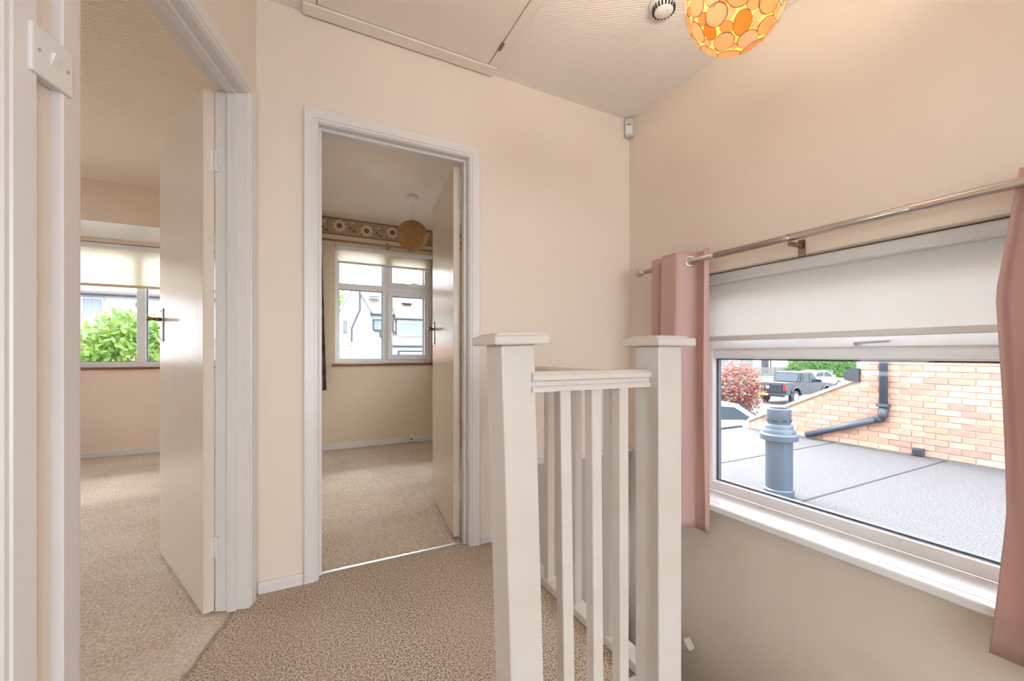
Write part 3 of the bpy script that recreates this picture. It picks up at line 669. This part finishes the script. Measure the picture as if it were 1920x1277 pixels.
while z < 1.12:
    y = .80 + .1125 + (0 if course % 2 else .1125)
    while y < YS - .1:
        lim = YG - .10 if z > slope_z(YG) - .05 else None
        ok = (y < YG - .105) or (z + .02 < slope_z(y + .09))
        if ok:
            o = bpy.data.objects.new('brick', bme[rn.choice([0, 0, 0, 1, 1, 2, 2, 3, 4, 5])]); COL.objects.link(o); o.parent = bwl
            o.location = (rn.uniform(-.003, .003), y - 2.2, z - GZ); o.rotation_euler = (0, 0, rn.uniform(-.01, .01))
        y += .225
    z += .075; course += 1
# coping along the slope
sa = math.atan2(slope_z(YS) - slope_z(YG), YS - YG); LN = math.hypot(YS - YG, slope_z(YS) - slope_z(YG))
for k in range(6):
    o = obj('coping_tile', box(-.04, .27, k * LN / 6 + .003, (k + 1) * LN / 6 - .003, .0, .045, bevel=.006), 'coping', bwl, loc=(0, YG - 2.2, slope_z(YG) - GZ), rot=(sa, 0, 0))
obj('end_fascia', box(-.03, .26, YS - 2.2, YS + .03 - 2.2, -.75 - GZ, slope_z(YS) - GZ + .02), 'render', bwl)
obj('gutter_end', prism([(YG - .05, .60), (YG + .12, .62), (YG + .14, .72), (YG - .0, .80), (YG - .05, .78)], -.05, .2, axis='x'), 'darktrim', bwl, loc=(0, -2.2, -GZ))
dp = empty('drainpipe', (XE - .06, 2.635, RZ)); tag(dp, 'grey plastic drainpipe with an elbow on the brick wall', 'drainpipe')
obj('upper_pipe', tube([(0, 0, .46), (0, 0, 2.6)], .045, 16), 'pipe', dp, smooth=True)
obj('elbow', tube([(0, 0, .56), (0, 0, .46), (0, .02, .425), (0, .07, .405)], .052, 16), 'pipe', dp, smooth=True)
obj('lower_pipe', tube([(0, .05, .412), (0, .93, .05)], .043, 16), 'pipe', dp, smooth=True)
for z in (.6, 2.0): obj('bracket', box(-.055, .058, -.06, .06, z - .02, z + .02, bevel=.004), 'pipe', dp)
vb = empty('vent_box', (XE, 2.30, RZ + .055)); tag(vb, 'small dark vent box low on the brick wall', 'vent box')
obj('body', prism([(-.055, -.045), (.055, -.045), (.055, .045), (-.055, .045)], -.06, 0.0, axis='x', bevel=.006), 'pipe', vb)
obj('grille', box(-.066, -.059, -.04, .04, -.03, .02), 'black', vb)

# ------------------------------------------------------------------ outside: street
st(obj('ground', box(-60, 90, -20, 13, GZ - .3, GZ), 'concrete'), 'pale concrete driveways in front of the house', 'ground')
st(obj('road', box(-60, 90, 13, 21, GZ - .3, GZ - .02), 'road'), 'grey street across the front', 'road')
st(obj('far_ground', box(-60, 90, 21, 90, GZ - .3, GZ + .02), 'concrete'), 'pale pavement and drives across the street', 'ground')

def wheel(parent, x, y, r_, w_):
    o = obj('wheel', lathe([(0, -w_ / 2), (r_ * .8, -w_ / 2), (r_, -w_ / 2 + .04), (r_, w_ / 2 - .04), (r_ * .8, w_ / 2), (0, w_ / 2)], 24), 'tyre', parent, loc=(x, y, r_), rot=(R(90), 0, 0)); autosmooth(o)
    s = -1 if y < 0 else 1
    h = obj('hub', lathe([(0, 0), (r_ * .58, 0), (r_ * .5, .03), (r_ * .15, .015), (0, .02)], 18), 'greyplastic', o, loc=(0, 0, -s * (w_ / 2 - .01) ), rot=(R(180) if s > 0 else 0, 0, 0)); return o
# pickup truck: +x is forward
tk = empty('pickup_truck', (26.6, 14.55, GZ - .02), R(1)); tag(tk, 'dark blue grey pickup truck parked across the street', 'pickup truck')
def arch(cx, r_, z, n=8): return [(cx + r_ * math.cos(math.pi * k / n), z + r_ * math.sin(math.pi * k / n)) for k in range(n + 1)]
low = [(-2.65, .55)] + arch(-1.62, .46, .5)[::-1] + arch(1.6, .46, .5)[::-1] + [(2.6, .5), (2.68, .75), (2.6, 1.05), (1.15, 1.2), (-2.65, 1.2)]
obj('body', prism(low, -.92, .92, bevel=.03), 'truck', tk)
cabp = [(-.95, 1.15), (-.72, 1.78), (.35, 1.82), (1.2, 1.18)]
cb = obj('cab', prism(cabp, -.78, .78, bevel=.05), 'truck', tk)
for s in (-1, 1):
    y0, y1 = sorted((s * .775, s * .795))
    obj('side_window', prism([(-.68, 1.25), (-.56, 1.68), (-.05, 1.72), (-.05, 1.25)], y0, y1), 'carglass', cb)
    obj('side_window', prism([(.03, 1.25), (.03, 1.72), (.34, 1.70), (.88, 1.25)], y0, y1), 'carglass', cb)
    obj('mirror', box(.75, .9, min(s * .8, s * 1.06), max(s * .8, s * 1.06), 1.2, 1.36, bevel=.03), 'truck', tk)
    obj('tail_lamp', box(-2.68, -2.6, min(s * .78, s * .93), max(s * .78, s * .93), .8, 1.16, bevel=.02), 'redlamp', tk)
    for x in (-1.62, 1.6):
        wheel(tk, x, s * .8, .39, .26)
        bm_ = bmesh.new(); n = 12
        tube([(x + .5 * math.cos(math.pi * k / n), s * .93, .47 + .5 * math.sin(math.pi * k / n)) for k in range(n + 1)], .05, 8, bm_); obj('wheel_arch', bm_, 'darktrim', tk)
obj('rear_window', prism([(-.955, 1.26), (-.78, 1.70), (-.765, 1.70), (-.94, 1.26)], -.62, .62), 'carglass', cb)
obj('windscreen', prism([(.46, 1.74), (1.12, 1.26), (1.14, 1.28), (.48, 1.76)], -.66, .66), 'carglass', cb)
obj('tailgate', box(-2.69, -2.64, -.74, .74, .68, 1.16, bevel=.02), 'truck', tk)
obj('badge', lathe([(0, 0), (.09, 0), (.09, .012), (0, .012)], 20), 'plastic', tk, loc=(-2.69, .05, .98), rot=(0, R(-90), 0))
obj('bumper', box(-2.82, -2.62, -.9, .9, .46, .64, bevel=.03), 'truck', tk)
obj('number_plate', box(-2.84, -2.815, -.05, .50, .50, .62), 'yellow', tk)
obj('load_bed', box(-2.58, -1.0, -.8, .8, 1.19, 1.215), 'black', tk)
# white cars
def car(loc, rz, label):
    c = empty('car', loc, rz); tag(c, label, 'car')
    low = [(-2.1, .35)] + arch(-1.3, .36, .33)[::-1] + arch(1.32, .36, .33)[::-1] + [(2.08, .35), (2.12, .6), (1.95, .78), (1.0, .92), (-1.9, .98), (-2.12, .8)]
    obj('body', prism(low, -.86, .86, bevel=.04), 'carwhite', c)
    ch = obj('cabin', prism([(-1.95, .93), (-1.55, 1.32), (-.9, 1.45), (-.1, 1.47), (.35, 1.40), (1.15, .90)], -.70, .70, bevel=.05), 'carwhite', c)
    for s in (-1, 1):
        y0, y1 = sorted((s * .695, s * .712))
        obj('side_window', prism([(-1.5, .99), (-1.25, 1.30), (-.45, 1.37), (-.45, .98)], y0, y1), 'carglass', ch)
        obj('side_window', prism([(-.36, .98), (-.36, 1.37), (.22, 1.33), (.82, .96)], y0, y1), 'carglass', ch)
        obj('mirror', box(.62, .76, min(s * .74, s * .96), max(s * .74, s * .96), .94, 1.06, bevel=.03), 'carwhite', c)
        for x in (-1.3, 1.32): wheel(c, x, s * .76, .31, .2)
    obj('windscreen', prism([(.42, 1.37), (1.12, .94), (1.14, .97), (.44, 1.40)], -.62, .62), 'carglass', ch)
    obj('rear_window', prism([(-1.93, .98), (-1.57, 1.31), (-1.60, 1.335), (-1.96, 1.0)], -.6, .6), 'carglass', ch)
    return c
car((11.05, 8.35, GZ), R(-24), 'white car parked beyond the end of the sloping brick wall')
car((39, 19.5, GZ), R(-4), 'pale car parked in the distance right of the pickup truck')

def leaves(name, n, rad, size, mat, parent, loc, seed, boxy=False):
    rn = random.Random(seed); b = bmesh.new()
    for k in range(n):
        if boxy: p = Vector((rn.uniform(-1, 1), rn.uniform(-1, 1), rn.uniform(-1, 1)))
        else:
            p = Vector((rn.gauss(0, 1), rn.gauss(0, 1), rn.gauss(0, 1))).normalized() * rn.uniform(.55, 1) * (1 + .12 * math.sin(7 * k))
        p = Vector((p.x * rad[0], p.y * rad[1], p.z * rad[2]))
        a = Vector((rn.gauss(0, 1), rn.gauss(0, 1), rn.gauss(0, 1))).normalized(); q = a.orthogonal().normalized()
        s = size * rn.uniform(.6, 1.4)
        v = [b.verts.new(p - a * s), b.verts.new(p + q * s * .5), b.verts.new(p + a * s), b.verts.new(p - q * s * .5)]; b.faces.new(v)
    return obj(name, b, mat, parent, loc=loc)
rb = empty('red_shrub', (15.6, 10.75, GZ)); tag(rb, 'red leaved shrub behind the white car', 'shrub')
leaves('foliage', 3200, (1.0, 1.0, 1.15), .075, 'leafr', rb, (0, 0, 1.45), 1); leaves('inner_foliage', 900, (.8, .8, .95), .08, 'leafgrey', rb, (0, 0, 1.15), 2)
for k in range(5): obj('stem', tube([(.05 * k - .1, .04 * (k % 3), 0), (.25 * (k - 2), .2 * ((k * 7) % 5 - 2), 1.2)], .03, 6), 'bark', rb)
hg = empty('hedge', (57.5, 27.2, GZ), R(-27)); tag(hg, 'clipped green hedge across the street', 'hedge')
leaves('foliage', 5000, (5.0, .9, 1.3), .16, 'leafd', hg, (0, 0, 1.3), 4, True); obj('core', box(-4.9, 4.9, -.7, .7, 0, 2.4, bevel=.2), 'leafd', hg)
for (x, y, m_, lab) in ((50.3, 25.9, 'binred', 'red wheelie bin, leftmost of the three across the street'), (51.2, 25.5, 'bindark', 'dark wheelie bin between the red and green bins'), (52.1, 25.0, 'bingreen', 'green wheelie bin, rightmost of the three across the street')):
    bn = empty('wheelie_bin', (x, y, GZ + .02)); tag(bn, lab, 'bin', 'wheelie bins across the street')
    obj('body', prism([(-.24, .06), (.24, .06), (.3, .98), (-.3, .98)], -.33, .33, bevel=.02), m_, bn)
    obj('lid', prism([(-.33, .98), (.33, .98), (.3, 1.07), (-.3, 1.1)], -.37, .37, bevel=.02), m_, bn)
    for s in (-1, 1): obj('wheel', tube([(.2, s * .25 - .03, .1), (.2, s * .25 + .03, .1)], .1, 12), 'tyre', bn)
fn = empty('garden_fence', (52, 31.5, GZ), R(-27)); tag(fn, 'low grey garden fence behind the pickup truck', 'fence')
for k in range(9):
    obj('fence_post', box(k * 1.6 - 7.2 - .06, k * 1.6 - 7.2 + .06, -.06, .06, 0, 1.25), 'fence', fn)
    if k < 8:
        for j in range(5): obj('rail', box(k * 1.6 - 7.2 + .06, k * 1.6 - 7.2 + 1.54, -.03, .03, .1 + j * .22, .29 + j * .22), 'fence', fn)
gv = obj('grass_verge', box(-4, 1.5, -.8, .8, GZ + .021, GZ + .12), 'grass', loc=(49.6, 29.6, 0), rot=(0, 0, R(-27))); gv['kind'] = 'stuff'; tag(gv, 'strip of green grass in front of the grey fence', 'grass')

def win(parent, x0, x1, z0, z1, y, frame_m='render', n=2):
    f = obj('window', ring(x0, x1, z0, z1, y - .06, y + .02, .07, 0), frame_m, parent)
    wdt = (x1 - x0 - .14) / n
    for k in range(n):
        obj('pane', box(x0 + .07 + k * wdt + .02, x0 + .07 + (k + 1) * wdt - .02, y - .03, y - .015, z0 + .07, z1 - .07), 'paneglass', f)
    obj('window_ledge', box(x0 - .05, x1 + .05, y - .12, y + .0, z0 - .06, z0), frame_m, f)
# house across the street, right window: white walls behind the fence
hs = empty('house', (59, 37, GZ), R(-27)); tag(hs, 'white house behind the grey garden fence', 'house')
obj('wall', box(-8, 7, 0, 8, 0, 5.2), 'render', hs); obj('roof', prism([(-.5, 5.1), (8.5, 5.1), (4, 8.2)], -8.5, 7.5, axis='x'), 'rooftile', hs)
for x in (-6.5, -3, 3.6): win(hs, x, x + 2, .9, 2.4, 0, 'render'); win(hs, x, x + 2, 3.3, 4.6, 0, 'render')
for x in (-4, 1.5): obj('drainpipe', tube([(x, -.1, 0), (x, -.1, 5.1)], .07, 8), 'darktrim', hs)
obj('front_door', box(.2, 1.2, -.08, .02, 0, 2.1), 'darktrim', hs)
obj('brick_pier', box(5.2, 5.9, -.3, .0, 0, 5), 'brickwall', hs)

# white gabled house seen through the middle room window
h2 = empty('house', (4, 26, GZ)); tag(h2, 'white gabled house with grey tiled roof seen in the middle room window', 'house')
def X2(x): return x - 4
def Z2(z): return z - GZ
obj('gable_wall', prism([(X2(a), Z2(z)) for a, z in ((1.2, GZ), (4.45, GZ), (4.45, 1.85), (3.78, 2.5), (3.72, 3.55), (2.88, 4.98), (1.5, 2.45), (1.2, 2.2))], 0, 6), 'render', h2)
obj('gable_roof', prism([(X2(a), Z2(z)) for a, z in ((2.88, 4.985), (3.80, 3.42), (3.88, 3.46), (2.88, 5.12), (1.34, 2.33), (1.4, 2.28))], -.12, 6.2), 'rooftile', h2)
obj('wall', box(X2(3.6), X2(10.5), .9, 7, 0, Z2(3.5)), 'render', h2)
obj('roof', prism([(.55, Z2(3.42)), (.62, Z2(3.58)), (4.0, Z2(5.75)), (7.6, Z2(3.5)), (7.6, Z2(3.4))], X2(3.55), X2(10.8), axis='x'), 'rooftile', h2)
obj('gutter', tube([(X2(3.7), .5, Z2(3.44)), (X2(5.35), .5, Z2(3.44))], .07, 8), 'darktrim', h2)
obj('bay_wall', box(X2(5.35), X2(7.6), .25, 1.0, Z2(1.4), Z2(3.2)), 'render', h2)
obj('bay_roof', prism([(-.0, Z2(3.15)), (.02, Z2(3.3)), (1.5, Z2(4.3)), (1.5, Z2(3.15))], X2(5.25), X2(7.7), axis='x'), 'rooftile', h2)
obj('gutter', tube([(X2(5.3), -.03, Z2(3.18)), (X2(7.7), -.03, Z2(3.18))], .07, 8), 'darktrim', h2)
obj('drainpipe', tube([(X2(5.3), .2, Z2(3.2)), (X2(5.3), .2, Z2(2.2))], .05, 8), 'darktrim', h2)
obj('drainpipe', tube([(X2(3.12), -.08, Z2(4.95)), (X2(3.14), -.08, Z2(3.62)), (X2(2.68), -.08, Z2(2.5)), (X2(2.68), -.08, Z2(1.72))], .055, 8), 'darktrim', h2)
for x0, x1, z0, z1, y in ((4.0, 4.75, 2.45, 3.15, .9), (5.0, 5.25, 2.45, 3.1, .9), (5.5, 7.4, 2.1, 3.0, .25)): win(h2, X2(x0), X2(x1), Z2(z0), Z2(z1), y, 'darktrim' if y > .5 else 'render', 1 if x1 - x0 < .5 else 2)
win(h2, X2(2.22), X2(2.42), Z2(2.25), Z2(2.95), 0, 'darktrim', 1)
obj('garage', box(X2(4.5), X2(9), -1.2, .9, 0, Z2(1.5)), 'render', h2)
obj('garage_roof', prism([(-1.45, Z2(1.42)), (-1.45, Z2(1.52)), (.9, Z2(2.42)), (.9, Z2(1.42))], X2(4.42), X2(9.2), axis='x'), 'rooftile', h2)
obj('gutter', tube([(X2(4.42), -1.5, Z2(1.46)), (X2(9.2), -1.5, Z2(1.46))], .07, 8), 'darktrim', h2)
obj('garage_door', box(X2(5.2), X2(7.5), -1.24, -1.19, 0, Z2(1.1)), 'render', h2); obj('door_frame', ring(X2(5.1), X2(7.6), -.1, Z2(1.2), -1.26, -1.2, .1, 0), 'darktrim', h2)
for x, z, y in ((3.95, 4.75, 2.15), (5.9, 4.35, 1.55)): obj('roof_light', box(X2(x), X2(x) + .65, y - .45, y + .1, Z2(z) - .06, Z2(z) + .02), 'paneglass', h2, rot=(0, 0, 0))
gw = empty('garden_wall', (1.6, 24.2, GZ + .02)); tag(gw, 'low brick garden wall left of the gabled house', 'garden wall')
obj('brickwork', box(-3.5, .95, -.1, .1, 0, 3.3), 'brickwall', gw); obj('coping', box(-3.55, 1.0, -.15, .15, 3.3, 3.36), 'coping', gw)
t1 = empty('tree', (1.6, 39, GZ)); tag(t1, 'green tree behind the gabled house', 'tree')
leaves('foliage', 2500, (2.6, 2.2, 2.6), .22, 'leafg', t1, (0, 0, 6.2), 9); obj('trunk', tube([(0, 0, 0), (.1, 0, 4), (.2, .1, 6)], [.25, .18, .08], 8), 'bark', t1)
# white house with red roof seen in the bay window
h3 = empty('house', (-8, 26, GZ)); tag(h3, 'white house with red tiled roof seen in the bay window', 'house')
obj('wall', box(-8, 7, 0, 7, Z2(1.8), Z2(3.9)), 'render', h3); obj('lower_wall', box(-8, 7, .05, 7, 0, Z2(1.8)), 'brickwall', h3)
obj('roof', prism([(-.5, Z2(3.72)), (-.5, Z2(3.86)), (3.5, Z2(6.6)), (7.5, Z2(3.8))], -8.3, 7.3, axis='x'), 'redtile', h3)
obj('gutter', tube([(-8.3, -.52, Z2(3.74)), (7.3, -.52, Z2(3.74))], .08, 8), 'darktrim', h3)
for x in (-4.2, 2.4): win(h3, x, x + 1.3, Z2(2.6), Z2(3.5), 0, 'render', 2)
win(h3, -.98, -.2, Z2(2.75), Z2(3.62), -.0, 'render', 2)
obj('vent', box(.95, 1.25, -.05, .01, Z2(3.25), Z2(3.45)), 'darktrim', h3)
obj('white_post', box(-.75, -.6, -.2, .06, 0, Z2(1.8)), 'render', h3)
t2 = empty('tree', (-4.7, 16, GZ + 0)); tag(t2, 'pale green leafy tree outside the bay window', 'tree')
leaves('foliage', 3600, (1.25, 1.0, 1.5), .10, 'leafg', t2, (.2, 0, 2.6), 12); leaves('side_foliage', 1500, (.9, .7, .8), .10, 'leafg', t2, (-.75, 0, 2.0), 13)
obj('trunk', tube([(0, 0, 0), (.05, 0, 1.2), (.2, 0, 2.6)], [.12, .1, .05], 8), 'bark', t2)
